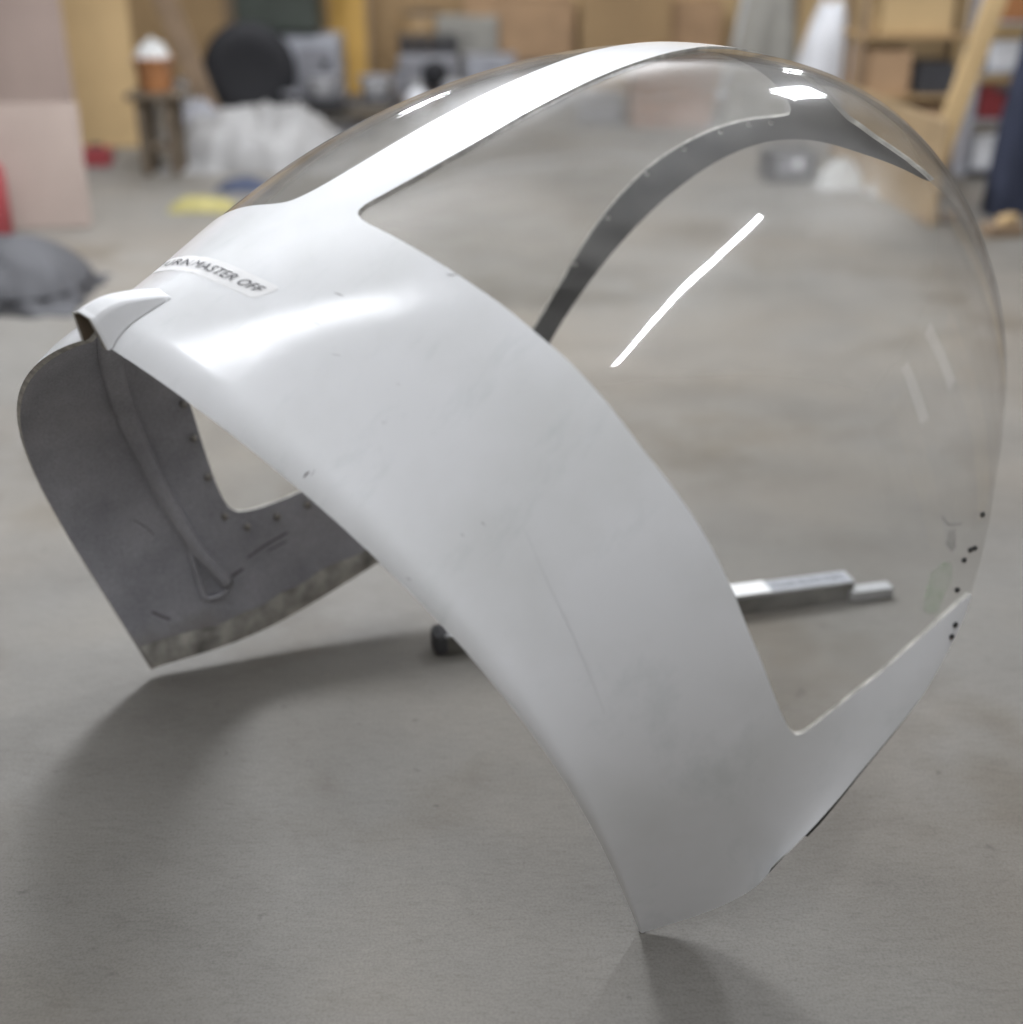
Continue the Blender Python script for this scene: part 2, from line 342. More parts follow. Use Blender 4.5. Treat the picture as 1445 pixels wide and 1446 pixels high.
def spline(pts, k=8):
    pts = [np.array(p, float) for p in pts]; out = []
    for i in range(len(pts)-1):
        p0 = pts[max(i-1, 0)]; p1 = pts[i]; p2 = pts[i+1]; p3 = pts[min(i+2, len(pts)-1)]
        for j in range(k):
            t = j/k
            out.append(0.5*((2*p1)+(-p0+p2)*t+(2*p0-5*p1+4*p2-p3)*t*t+(-p0+3*p1-3*p2+p3)*t**3))
    out.append(pts[-1]); return np.array(out)
NEAR = spline([(1.08, 30), (1.02, 25.5), (.975, 22.3), (.92, 18.9), (.835, 14.9), (.75, 12.2), (.69, 10.7), (.652, 9.9), (.622, 9.7), (.598, 10.1), (.575, 11.0), (.552, 12.2), (.52, 14.5), (.475, 18.9), (.445, 23.4), (.415, 28.6), (.385, 33.9), (.361, 38.7), (.341, 45), (.326, 50), (.313, 54), (.30, 59), (.288, 63.9), (.277, 69.8), (.269, 76), (.2665, 79.6), (.272, 82.2), (.287, 83.5), (.31, 84.05), (.335, 84.5), (.4, 85.4), (.45, 86), (.515, 86.9), (.575, 87.6), (.62, 88.2), (.68, 89.1), (.725, 89.8), (.8, 90.7), (.88, 91.1), (.94, 90.8), (.968, 89.4), (.982, 86.5), (.992, 82), (1.003, 77), (1.03, 72), (1.08, 69), (1.09, 60)])
FAR = spline([(.24, 108), (.24, 115), (.242, 130), (.247, 145), (.25, 157.5), (.257, 162), (.265, 167), (.275, 171.2), (.292, 173.2), (.325, 173.9), (.395, 174.2), (.485, 174.2), (.6, 173.5), (.75, 170.5), (.85, 167), (.905, 164), (.93, 160.6), (.936, 153.9), (.93, 143.6), (.932, 132.3), (.948, 118.8), (.962, 108), (.966, 102), (.955, 99.2), (.9, 98.4), (.8, 96.6), (.68, 94), (.635, 92.9), (.6, 92.2), (.545, 91.6), (.45, 91.4), (.35, 91.8), (.29, 92.5), (.258, 93.8), (.246, 96), (.241, 100), (.24, 108)])
DUCT = np.array([(-.05, 79.4), (.03, 80), (.045, 82), (.04, 87), (.02, 94), (.0, 99.3), (-.05, 99.3)])
SV = 100.0
def sdf(U, V, poly):                                       # signed distance, negative inside
    px = U.ravel(); py = V.ravel()/SV; a = poly/np.array([1, SV]); n = len(a)
    d = np.full(px.shape, 1e9); ins = np.zeros(px.shape, bool)
    for i in range(n):
        x0, y0 = a[i]; x1, y1 = a[(i+1) % n]; ex, ey = x1-x0, y1-y0; L = ex*ex+ey*ey
        if L < 1e-16: continue
        t = np.clip(((px-x0)*ex+(py-y0)*ey)/L, 0, 1)
        d = np.minimum(d, (px-x0-t*ex)**2+(py-y0-t*ey)**2)
        if y0 != y1:
            cr = ((y0 > py) != (y1 > py)) & (px < ex*(py-y0)/(y1-y0)+x0); ins ^= cr
    return np.where(ins, -1, 1).reshape(U.shape)*np.sqrt(d).reshape(U.shape)
NU, NV = 132, 320
gu = np.linspace(0, 1.06, NU+1)
tt = np.linspace(0, 1, NV+1); gv = 180*(tt-0.82*np.sin(2*np.pi*tt)/(2*np.pi))
# extra rows round the crown, where the ridge is tight
GU, GV = np.meshgrid(gu, gv, indexing='ij')
def shell(name, F, thick, mats, parent, off=0.0, refine=None):
    """keep the part of the canopy surface where F < 0; two skins 'thick' apart, joined along every free edge"""
    vid, uv = {}, []
    def vert(key, u, v):
        if key not in vid: vid[key] = len(uv); uv.append((u, v))
        return vid[key]
    tris = []
    def cut(A, B):
        (ia, ja), (ib, jb) = sorted((A, B)); fa, fb = F[ia, ja], F[ib, jb]; t = fa/(fa-fb)
        return vert((ia, ja, ib, jb), GU[ia, ja]+t*(GU[ib, jb]-GU[ia, ja]), GV[ia, ja]+t*(GV[ib, jb]-GV[ia, ja]))
    for i in range(NU):
        for j in range(NV):
            q = [(i, j), (i+1, j), (i+1, j+1), (i, j+1)]
            s = [F[c] < 0 for c in q]
            if not any(s): continue
            if all(s): tris.append([vert(c, GU[c], GV[c]) for c in q]); continue
            for T in ((q[0], q[1], q[2]), (q[0], q[2], q[3])):
                pg = []
                for k in range(3):
                    A, B = T[k], T[(k+1) % 3]
                    if F[A] < 0: pg.append(vert(A, GU[A], GV[A]))
                    if (F[A] < 0) != (F[B] < 0): pg.append(cut(A, B))
                if len(pg) >= 3: tris.append(pg)
    uv = np.array(uv); P = surf(uv[:, 0], uv[:, 1]); N = normal(uv[:, 0], uv[:, 1])
    Po = P+N*off; Pi = P+N*(off-thick); nv = len(uv)
    ec = {}
    for f in tris:
        for k in range(len(f)):
            a, b2 = f[k], f[(k+1) % len(f)]
            ec.setdefault((min(a, b2), max(a, b2)), []).append((a, b2))
    # orientation test on one face
    f = tris[len(tris)//2]; fn = np.cross(Po[f[1]]-Po[f[0]], Po[f[2]]-Po[f[0]]); flip = fn@N[f[0]] < 0
    verts = [Po, Pi]; faces = []; mi = []; nrm = [N, -N]
    for f in tris:
        faces.append(f[::-1] if flip else f); mi.append(0)
        faces.append([nv+x for x in (f if flip else f[::-1])]); mi.append(1)
    base = 2*nv; rv = []; rn = []
    for e, l in ec.items():
        if len(l) == 1:
            a, b2 = l[0] if not flip else l[0][::-1]
            t = P[b2]-P[a]; nn = np.cross(t, N[a]); nn /= np.linalg.norm(nn)+1e-12
            faces.append([base+len(rv)+k for k in (0, 3, 2, 1)]); mi.append(2)
            rv += [Po[a], Po[b2], Pi[b2], Pi[a]]; rn += [nn]*4
    verts.append(np.array(rv)); nrm.append(np.array(rn))
    V = np.vstack(verts); NN = np.vstack(nrm)
    me = bpy.data.meshes.new(name); me.from_pydata(V.tolist(), [], [list(map(int, f)) for f in faces])
    for m in mats: me.materials.append(m)
    me.polygons.foreach_set('material_index', mi); me.polygons.foreach_set('use_smooth', [True]*len(faces))
    me.update(); me.normals_split_custom_set_from_vertices([Vector(x) for x in NN])
    return link(name, me, parent)

canopy = thing('aircraft_canopy', 'white framed clear bubble aircraft canopy standing on the concrete floor', 'aircraft canopy',
               (-0.2236, 1.51767, 0), rot=(0.02826, -0.01764, 0.36927))
FE = GU-1-0.05*np.clip((GV-8)/9, 0, 1)*np.clip((36-GV)/11, 0, 1)
FN = sdf(GU, GV, NEAR); FF = sdf(GU, GV, FAR); FD = sdf(GU, GV, DUCT)
frame = shell('frame', np.maximum.reduce([-FN, -FF, -FD, FE]), 0.007, [M['white'], M['inner'], M['edge']], canopy)
window = shell('window', np.maximum(FN-0.004, FE), 0.003, [M['acrylic'], M['acrylic'], M['acrylic']], canopy, off=-0.0016)
window2 = shell('window', FF-0.004, 0.003, [M['acrylic'], M['acrylic'], M['acrylic']], canopy, off=-0.0016)

# --- latch fairing on the aft crown: a small tapering channel, open aft, with shade painted dark on its inside
def fairing():
    nu_, nv_ = 24, 40
    us = np.linspace(-0.002, 0.062, nu_+1); UPF = Vector((-0.22, 0.02, 0.97))
    P = []; I = []
    for u in us:
        k = max(0.0, 1-(u+0.002)/0.064)                    # 1 at the open end, 0 at the tip
        v0 = 78.6+(80.2-78.6)*(1-k); v1 = 100.5+(86.0-100.5)*(1-k)**1.1
        H = 0.036*k**0.9
        ro = []; ri = []
        for j in range(nv_+1):
            s = j/nv_
            prof = min(1.0, s/0.10, (1-s)/0.10); prof = 0.5*prof+0.5*prof*prof*(3-2*prof)
            uu = max(u, 0.0); v = v0+(v1-v0)*s
            lead = Vector((-1, 0, -0.25))*(0.0 if u >= 0 else 0.004)
            o = on(uu, v, 0.0012)+UPF*(H*prof)+lead
            q = 0.08+0.84*s; i2 = on(uu, v0+(v1-v0)*q, 0.0012)+UPF*(H*max(prof, 0.05)-0.0032)+lead
            ro.append(o); ri.append(i2)
        P.append(ro); I.append(ri)
    b = bmesh.new()
    A = [[b.verts.new(p) for p in r] for r in P]; B = [[b.verts.new(p) for p in r] for r in I]
    for i in range(nu_):
        for j in range(nv_):
            b.faces.new((A[i][j], A[i][j+1], A[i+1][j+1], A[i+1][j])).material_index = 0
            b.faces.new((B[i][j], B[i+1][j], B[i+1][j+1], B[i][j+1])).material_index = 1
    for j in range(nv_): b.faces.new((A[0][j], B[0][j], B[0][j+1], A[0][j+1])).material_index = 2
    bmesh.ops.recalc_face_normals(b, faces=b.faces[:])
    return b
bm_obj('latch_fairing', fairing(), [M['white'], M['brown'], M['edge']], canopy, smooth=True)

# --- stiffening rib inside the aft band, with its short gusset leg
rib = spline([(.012, 90), (.03, 97), (.055, 110), (.085, 127), (.108, 142), (.128, 156), (.142, 164), (.16, 171), (.185, 175.5), (.228, 178.2)], 6)
pts = [on(u, v, -0.011) for u, v in rib]
bm_obj('stiffener', tube_bm(pts, [0.023-0.012*i/len(pts) for i in range(len(pts))], 12), M['inner'], canopy, smooth=True)
gs = spline([(.172, 173.6), (.168, 175.5), (.164, 177.2), (.162, 178.4), (.19, 178.6), (.225, 178.4)], 5)
bm_obj('stiffener_gusset', tube_bm([on(u, v, -0.011) for u, v in gs], 0.0055, 8), M['inner'], canopy, smooth=True)

# --- screws round the far window (inside) and along the far rail
def frame_at(u, v, inward):
    n = Vector(normal(u, v))*(-1 if inward else 1); z = n; x = z.orthogonal().normalized(); y = z.cross(x)
    m = Matrix((x, y, z)).transposed().to_4x4(); return m
def pan_head(r, h):
    return lathe_bm([(r*0.6, 0), (r, h*0.05), (r, h*0.45), (r*0.8, h*0.8), (r*0.3, h), ], 12)
scr0 = None
def stud(name, u, v, off, inward, mesh):
    o = link(name, mesh, canopy); m = frame_at(u, v, inward); m.translation = on(u, v, off); o.matrix_local = m; return o
def mesh_of(bm, m):
    me = bpy.data.meshes.new('screw'); bm.to_mesh(me); bm.free(); me.materials.append(m)
    for p in me.polygons: p.use_smooth = True
    return me
screw_me = mesh_of(pan_head(0.0062, 0.010), M['inner'])
for u, v in [(.222, 118), (.222, 130), (.228, 141), (.23, 150.5), (.238, 159.3), (.246, 164.4), (.257, 169.4), (.272, 173.6), (.322, 175.1), (.405, 175.3), (.485, 175.4), (.565, 175.2), (.65, 174.3), (.74, 172.4)]:
    stud('screw', u, v, -0.007, True, screw_me)
rail_me = mesh_of(pan_head(0.0042, 0.004), M['rag'])
for u, v in [(.940, 150), (.938, 141.3), (.938, 131.5), (.948, 123.5), (.958, 115.5), (.966, 109.3), (.972, 104.5)]:
    stud('screw', u, v, -0.0072, True, rail_me)
bolt_me = mesh_of(pan_head(0.0033, 0.003), M['bolt'])
for u, v in [(.978, 31.4), (.985, 28.6), (.972, 27.9), (.962, 26.6), (.975, 24.4)]:
    stud('bolt', u, v, -0.0012, False, bolt_me)
stud('bolt', 1.022, 23.0, 0.0, False, bolt_me); stud('bolt', 1.03, 22.2, 0.0, False, bolt_me)

# --- decals and marks that lie on the skin
def patch(name, uvs, m, off=0.0006, parent=None, sub=1):
    b = bmesh.new(); f = b.faces.new([b.verts.new(on(u, v, off)) for u, v in uvs])
    bmesh.ops.triangulate(b, faces=[f]); bmesh.ops.recalc_face_normals(b, faces=b.faces[:])
    return bm_obj(name, b, m, parent or canopy)
def ribbon(name, path, width, m, off=0.0005, parent=None):
    path = [np.array(p, float) for p in path]; P = [on(u, v, off) for u, v in path]
    b = bmesh.new(); L = []
    for i, p in enumerate(P):
        t = (P[min(i+1, len(P)-1)]-P[max(0, i-1)]).normalized(); s = t.cross(Vector(normal(*path[i]))).normalized()
        k = width*(0.35 if i in (0, len(P)-1) else 1)/2
        L.append((b.verts.new(p+s*k), b.verts.new(p-s*k)))
    for a, c in zip(L, L[1:]): b.faces.new((a[0], a[1], c[1], c[0]))
    return bm_obj(name, b, m, parent or canopy)
# sticker frame: along v from 113 down to 71.5; u rises by its height
LV = np.array([71.5, 72.4, 76, 81.5, 88, 97, 107, 113, 117]); LB = np.array([.1085, .108, .103, .098, .0935, .094, .103, .112, .118])
LH = 0.028
def lab(s, t):                                             # s 0..1 along, t 0..1 up
    v = 115.5-(115.5-71.6)*s; return float(np.interp(v, LV, LB)+LH*t), v
def arc_s(n=200):
    P = [on(*lab(i/n, .5)) for i in range(n+1)]; L = [0]
    for a, c in zip(P, P[1:]): L.append(L[-1]+(c-a).length)
    return np.array(L)
ARC = arc_s(); ALEN = ARC[-1]
def lab_m(x, t, off): s = float(np.interp(x, ARC, np.linspace(0, 1, len(ARC)))); u, v = lab(s, t); return on(u, v, off)
b = bmesh.new(); nS = 60; rows = []
for i in range(nS+1):
    x = ALEN*i/nS; r = 0.0
    e = min(x, ALEN-x); c = 0.0 if e > 0.006 else 0.22*(1-e/0.006)**2
    rows.append([b.verts.new(lab_m(x, c+(1-2*c)*k/3, 0.0004)) for k in range(4)])
for i in range(nS):
    for k in range(3): b.faces.new((rows[i][k], rows[i+1][k], rows[i+1][k+1], rows[i][k+1]))
bmesh.ops.recalc_face_normals(b, faces=b.faces[:])
sticker = bm_obj('label_sticker', b, M['sticker'], canopy, smooth=True)
def text_mesh(s, italic=0.0):
    cu = bpy.data.curves.new('text', 'FONT'); cu.body = s; cu.size = 1.0; cu.resolution_u = 3; cu.shear = italic; cu.offset = 0.0; cu.space_character = 1.06
    o = bpy.data.objects.new('text', cu); COL.objects.link(o); bpy.context.view_layer.update()
    me = bpy.data.meshes.new_from_object(o.evaluated_get(bpy.context.evaluated_depsgraph_get()))
    bpy.data.objects.remove(o); return me
def fit_text(me):
    c = np.array([v.co[:] for v in me.vertices]); lo, hi = c.min(0), c.max(0)
    return (c-lo)/(hi-lo+1e-9)
me = text_mesh('TURN MASTER OFF')
c = fit_text(me)
XM = float(np.interp((115.5-96.5)/43.9, np.linspace(0, 1, len(ARC)), ARC))   # where the strip crosses the crown ridge
for v, q in zip(me.vertices, c): v.co = lab_m(float(np.interp(q[0], [0, .27, 1], [.010, XM, ALEN-.009])), 0.30+0.40*q[1], 0.0019)
me.materials.append(M['ink']); link('lettering', me, sticker)

for path, wd in [([(.170, 68), (.172, 67.4), (.174, 66.9)], .0012), ([(.13, 64.2), (.133, 63.6)], .0012), ([(.119, 58.7), (.123, 58.2)], .0012), ([(.276, 65.6), (.28, 65.2), (.286, 65.1)], .0012), ([(.119, 35.9), (.12, 35.5)], .002), ([(.09, 35.3), (.091, 35.0)], .0016), ([(.008, 33.5), (.010, 33.1)], .002),
                 ([(.010, 46.4), (.014, 46.5), (.018, 46.5)], .0025), ([(.016, 46.1), (.022, 46.3)], .0015), ([(.105, 48.7), (.108, 48.5)], .001), ([(.145, 52.7), (.147, 52.5)], .001)]:
    ribbon('scuff', path, wd, M['scuff'])
ribbon('hairline_crack', spline([(.160, 34.2), (.15, 29.7), (.146, 26.1), (.143, 23.0), (.140, 20.3), (.136, 16.2)], 4), 0.0008, M['crease'])
patch('tape_remnant', [(.872, 23.2), (.900, 24.6), (.925, 25.2), (.945, 24.2), (.935, 22.8), (.938, 21.4), (.915, 20.6), (.885, 20.4), (.876, 21.6)], M['green'])
patch('tape_remnant', [(.888, 26.9), (.905, 27.5), (.922, 26.4), (.915, 25.8), (.89, 25.9)], M['grey_tape'])
ribbon('scuff', spline([(.862, 27.6), (.885, 27.4), (.905, 27.9), (.92, 28.4)], 4), .003, M['grey_tape'])
for path, wd in [([(.30, 177.2), (.36, 176.9), (.43, 176.7)], .004), ([(.36, 177.3), (.42, 177.2)], .003), ([(.245, 177.9), (.285, 177.7)], .005), ([(.09, 171.5), (.105, 172.6), (.112, 173.4)], .002), ([(.05, 178.6), (.062, 178.9), (.075, 179.1)], .005)]:
    ribbon('scuff', spline(path, 5), wd, M['scuff'], off=-0.0076)

# dark strip round the near front corner
pth = [on(1+0.05*min(1, max(0, (v-8)/9)), v, -0.005) for v in np.linspace(2.5, 22, 34)]
bm_obj('dark_edge_strip', tube_bm(pth, 0.0038, 8), M['bolt'], canopy, smooth=True)
# worn bare flange along the far sill
b = bmesh.new(); prev = None
for u in np.linspace(0.004, 0.72, 60):
    hh = float(np.polyval(D['h'], u)); mm = float(np.polyval(D['m'], u)); wdt = 0.045+0.012*noise.noise(Vector((u*9, 3, 0)))
    row = []
    for q in range(6):
        Zt = max(1e-5, wdt*q/5/hh); v = 180-math.degrees(math.asin(min(1, Zt**(mm/2)))); row.append(b.verts.new(on(u, v, -0.0078-0.003*math.sin(math.pi*q/5))))
    if prev:
        for q in range(5): b.faces.new((prev[q], row[q], row[q+1], prev[q+1]))
    prev = row
bmesh.ops.recalc_face_normals(b, faces=b.faces[:])
bm_obj('sill_flange', b, mat('worn_bare_laminate', (0.34, 0.33, 0.30), 0.6, var=0.55, scale=26), canopy, smooth=True)

# ------------------------------------------------------------------ bar lying on the floor inside the canopy
ang = math.atan2(0.06, 0.236)
bar = thing('metal_bar', 'silver metal bar with a white label lying on the floor inside the canopy', 'bar', (0.265, 1.995, FZ), ang)
box('bar_body', (0.80, 0.042, 0.038), [M['bar_side']], bar, bev=0.002)  # body coloured darker than the bar top
box('bar_cap', (0.80, 0.045, 0.005), [M['alu']], bar, (0, 0, 0.038), bev=0.001)
box('bar_tongue', (0.09, 0.030, 0.022), [M['alu']], bar, (0.435, -0.018, 0.002), bev=0.003)
box('white_patch', (0.075, 0.044, 0.002), [M['bright']], bar, (0.19, 0, 0.0432), bev=0.0005)  # plain white patch on the bar top
box('end_cap', (0.03, 0.046, 0.046), [M['cushion']], bar, (-0.405, 0, 0.0), bev=0.012)
lb = box('label_sticker', (0.165, 0.036, 0.001), [M['grey_label']], bar, (0.312, 0, 0.0432), bev=0)
me = text_mesh('CHECK MASTER SWITCH'); c = fit_text(me)
for v, q in zip(me.vertices, c): v.co = (0.074-0.148*q[0], 0.009-0.018*q[1], 0.0014)
me.flip_normals(); me.flip_normals()
me.materials.append(M['ink']); link('lettering', me, lb)

# ------------------------------------------------------------------ workshop clutter behind, each thing standing on the floor
def board(name, label, cat, x0, x1, y, z1, m, thick=0.018, lean=0.0, rz=0.0, m_edge=None):
    t = thing(name, label, cat, ((x0+x1)/2, y, FZ), rz)
    wd = x1-x0
    L = z1-FZ
    box('panel', (wd, thick, L), [m], t, (0, 0, thick*abs(math.sin(lean))), (-lean, 0, 0), 0.002)
    for k in (-1, 1):
        box('batten', (0.03, 0.02, L*0.98), [m_edge or m], t, (k*(wd/2-0.03), 0.02, 0.0), (-lean, 0, 0), 0.002)
    return t
board('wall_board', 'tall pinkish grey board standing at the far left', 'board', -3.05, -2.23, 6.6, 1.5, M['pink'])
board('wall_board', 'short pale pink board leaning in front of the tall pinkish board', 'board', -2.17, -1.74, 5.12, 0.48, M['pink2'], lean=0.12, rz=0.1)
board('plywood_sheet', 'yellowish plywood sheet standing upright right of the pinkish board', 'plywood', -2.53, -2.02, 7.03, 1.5, M['ply'], rz=-0.05, m_edge=M['ply2'])
st = thing('wooden_stand', 'dark brown wooden stand under the orange bucket', 'stand', (-1.72, 6.3, FZ))
for x, y in ((-.07, -.07), (.07, -.07), (-.07, .07), (.07, .07)): box('leg', (.045, .045, .36), [M['brown']], st, (x, y, 0))
box('seat', (.26, .24, .03), [M['brown']], st, (0, 0, .36)); box('shelf', (.12, .12, .02), [M['brown']], st, (0, 0, .12))
bk = thing('bucket', 'orange bucket standing on the dark wooden stand', 'bucket', (-1.72, 6.3, FZ+.39))
lathe('shell', [(.07, 0), (.075, .01), (.095, .15), (.10, .155), (.096, .158), (.09, .15), (.07, .012)], M['orange'], bk)
bm_obj('handle', tube_bm([(.098*math.cos(a), -.02, .15-.05*math.sin(a)) for a in np.linspace(0, math.pi, 12)], .004, 6), M['dark'], bk)
tag(bm_obj('rag', heap_bm(.17, .15, .08, 3), M['rag'], None, (-1.72, 6.3, FZ+.535), smooth=True), 'crumpled white rag on top of the orange bucket', 'rag')
pl = thing('timber_plank', 'brown timber plank leaning behind the orange bucket', 'plank', (-1.72, 7.5, FZ), rot=(0, R(-17), 0))
box('plank', (.12, .045, 1.2), [M['timber']], pl)
tg = thing('tyre', 'black tyre standing upright on the floor in front of the grey machine', 'tyre', (-1.60, 8.0, FZ+.285), rot=(R(90), 0, 0.15))
lathe('rubber', [(.15, -.07), (.24, -.085), (.275, -.06), (.285, 0), (.275, .06), (.24, .085), (.15, .07)], M['black'], tg, seg=36)
lathe('rim', [(.149, -.05), (.10, -.03), (.04, -.05), (.04, .05), (.10, .03), (.149, .05)], M['grey'], tg)
mc = thing('machine', 'grey workshop machine with a dark green hood on top', 'machine', (-1.32, 8.45, FZ))
box('body', (.46, .35, .40), [M['lgrey']], mc, (0, 0, .06), None, .02); box('plinth', (.50, .38, .06), [M['dark']], mc)
box('hood', (.52, .36, .34), [M['hood']], mc, (-.14, -.02, .47), None, .03); box('access_door', (.22, .012, .26), [M['grey']], mc, (.08, -.18, .13))
lathe('knob', [(.02, 0), (.024, .01), (.018, .03), (.005, .032)], M['black'], mc, (.15, -.19, .3), (R(90), 0, 0), 12)
yb = thing('ochre_board', 'narrow ochre yellow board standing behind the low bench', 'board', (-1.08, 8.75, FZ), rot=(R(-4), 0, 0))
box('panel', (.24, .02, 1.1), [M['yellow']], yb); box('batten', (.03, .02, 1.05), [M['timber']], yb, (.13, 0, 0))
bn = thing('bench', 'low dark steel bench under the two white tubs', 'bench', (-.98, 7.96, FZ))
box('top', (.62, .28, .03), [M['dark']], bn, (0, 0, .11))
for x in (-.27, .27):
    for y in (-.1, .1): box('leg', (.03, .03, .11), [M['dark']], bn, (x, y, 0))
for k, x in enumerate((-.17, .15)):
    tb = thing('tub', ('left' if k == 0 else 'right')+' white tub of the two standing on the low dark bench', 'tub', (-.98+x, 7.94, FZ+.14), group='white tubs on the low bench')
    lathe('shell', [(.075, 0), (.095, .10), (.10, .105)], M['plastic'], tb); lathe('lid', [(.102, 0), (.102, .018), (.02, .022)], M['grey'], tb, (0, 0, .105))
en = thing('engine_block', 'grey engine block on a wooden skid beside the white tubs', 'engine', (-.55, 8.75, FZ))
box('skid', (.5, .35, .07), [M['timber']], en); box('block', (.40, .28, .24), [M['grey']], en, (0, 0, .07), None, .03)
for k in range(4): lathe('cylinder', [(.045, 0), (.05, .02), (.042, .04), (.05, .06), (.042, .08), (.05, .10), (.03, .12)], M['dark'], en, (-.15+.1*k, 0, .31), None, 14)
lathe('pulley', [(.02, 0), (.09, .0), (.085, .02), (.09, .04), (.02, .04)], M['black'], en, (.05, -.19, .2), (R(90), 0, 0), 20)
for k, (x, y, sx, sz, mm, lb_) in enumerate([(-.14, 8.8, .34, .30, 'grey', 'dull grey metal cabinet right of the engine block'), (.22, 8.7, .30, .26, 'dark', 'dark metal cabinet in front of the cartons by the wall'), (-.30, 9.1, .42, .52, 'tarp', 'tall drab cabinet against the wall behind the engine block')]):
    cb = thing('cabinet', lb_, 'cabinet', (x, y, FZ)); box('body', (sx, .25, sz), [M[mm]], cb, bev=.01)
    for q in range(2): d_ = box('drawer', (sx*.9, .012, sz*.42), [M['lgrey' if mm == 'grey' else mm]], cb, (0, -.131, sz*(.05+.47*q)), bev=.003); box('handle', (.08, .012, .012), [M['dark']], d_, (0, -.012, sz*.2), bev=.002)
bt = thing('bottle', 'white plastic bottle on the floor right of the low bench', 'bottle', (-.58, 8.0, FZ))
lathe('body', [(.06, 0), (.075, .01), (.075, .13), (.05, .165), (.022, .18), (.022, .195)], M['plastic'], bt); lathe('cap', [(.026, 0), (.026, .03), (.01, .032)], M['rag'], bt, (0, 0, .195), None, 14)
def carton(x, y, sx, sy, sz, label, rz=0.0, z=0.0, mm='carton', group=None):
    t = thing('carton', label, 'carton', (x, y, FZ+z), rz, group)
    box('body', (sx, sy, sz), [M[mm]], t, bev=.006)
    box('tape', (sx*.98, .05, .002), [M['ply']], t, (0, 0, sz), bev=0)
    for k in (-1, 1): box('flap', (sx*.96, sy*.42, .004), [M[mm]], t, (0, k*sy*.26, sz+.003), (k*0.06, 0, 0), bev=0)
    return t
carton(.05, 9.25, .75, .4, .62, 'wide brown carton against the wall behind the dark cabinet', .02)
carton(.78, 9.2, .62, .4, .66, 'brown carton against the wall behind the reddish carton', -.03, 0, 'ply2')
carton(1.25, 9.3, .4, .4, .60, 'brown carton against the wall left of the grey tarp')
carton(.95, 7.85, .47, .35, .41, 'reddish brown carton on the floor left of the thin pole', .05, 0, 'pinkb')
carton(.55, 7.98, .27, .28, .16, 'small dark box on the floor left of the reddish brown carton', -.1, 0, 'grey')
po = thing('pole', 'thin pale pole with a foot standing right of the reddish brown carton', 'pole', (1.17, 7.5, FZ), rot=(0, R(11), 0))
lathe('shaft', [(.012, 0), (.012, .85)], M['rag'], po, seg=10); lathe('foot', [(.07, 0), (.07, .015), (.015, .03)], M['grey'], po)
lathe('clamp', [(.02, 0), (.03, .01), (.03, .04), (.02, .05)], M['plastic'], po, (0, 0, .2), None, 12); lathe('clamp', [(.02, 0), (.03, .01), (.03, .04), (.02, .05)], M['plastic'], po, (0, 0, .3), None, 12)
tag(bm_obj('tarpaulin', heap_bm(.42, .36, 1.05, 5, .15, 24, 20, 4), M['tarp'], None, (1.52, 7.95, FZ), smooth=True), 'grey tarpaulin draped over a tall stack behind the canopy top', 'tarpaulin')
tag(bm_obj('sack', heap_bm(.36, .32, .72, 8, .16, 24, 20, 3), M['plastic'], None, (1.82, 7.6, FZ), smooth=True), 'tall white sack standing right of the grey tarpaulin', 'sack')
rk = thing('shelf_rack', 'wooden shelf rack loaded with cartons at the right', 'rack', (1.95, 6.5, FZ))
for x in (-.26, .26):
    for y in (-.14, .14): box('post', (.03, .03, 1.3), [M['timber']], rk, (x, y, 0))
for z in (.05, .34, .62, .9): box('shelf', (.58, .32, .02), [M['ply2']], rk, (0, 0, z))
for k, (x, z, sx, sz, mm, lb_) in enumerate([(-.13, .07, .22, .18, 'dcarton', 'dark carton at the left of the bottom rack shelf'), (.12, .07, .22, .22, 'carton', 'brown carton at the right of the bottom rack shelf'), (-.12, .36, .24, .20, 'carton', 'brown carton at the left of the middle rack shelf'), (.13, .36, .18, .14, 'dark', 'black box at the right of the middle rack shelf'), (.0, .64, .34, .17, 'ply', 'pale tan carton on the upper rack shelf')]):
    carton(1.95+x, 6.5, sx, .24, sz, lb_, 0, z, mm)
tag(bm_obj('bag', heap_bm(.24, .22, .16, 11, .3), M['plastic'], None, (2.28, 7.6, FZ+.62), smooth=True), 'white bag on the crate behind the shelf rack', 'bag')
cr = thing('crate', 'tall plain wooden crate behind the shelf rack under the white bag', 'crate', (2.3, 7.65, FZ)); box('body', (.4, .35, .60), [M['dcarton']], cr, bev=.004); box('lid', (.42, .37, .02), [M['ply2']], cr, (0, 0, .60))
dg = thing('timber_post', 'slanting tan timber post right of the shelf rack', 'post', (1.80, 5.52, FZ), rot=(0, R(13), 0))
box('post', (.085, .05, 1.4), [M['ply']], dg); box('foot', (.14, .12, .03), [M['timber']], dg, (0, 0, 0))
rb = thing('storage_shelf', 'open shelf of red and white boxes at the right edge', 'shelf', (2.38, 6.3, FZ))
for x in (-.17, .17): box('side', (.02, .26, 1.1), [M['lgrey']], rb, (x, 0, 0))
for z in (.03, .26, .48, .70): box('shelf', (.32, .26, .015), [M['lgrey']], rb, (0, 0, z))
for k, (x, z, sx, sz, mm, lb_) in enumerate([(0, .045, .26, .16, 'plastic', 'white box on the bottom of the open shelf'), (-.02, .275, .24, .15, 'red', 'red box on the middle of the open shelf'), (0, .495, .26, .13, 'plastic', 'white box above the red one on the open shelf'), (0.01, .715, .24, .16, 'orange', 'orange box on the top of the open shelf')]):
    t = thing('storage_box', lb_, 'box', (2.38+x, 6.28, FZ+z)); box('body', (sx, .2, sz*.8), [M[mm]], t, bev=.008); box('lid', (sx+.012, .212, sz*.14), [M[mm]], t, (0, 0, sz*.8+.001), bev=.004)
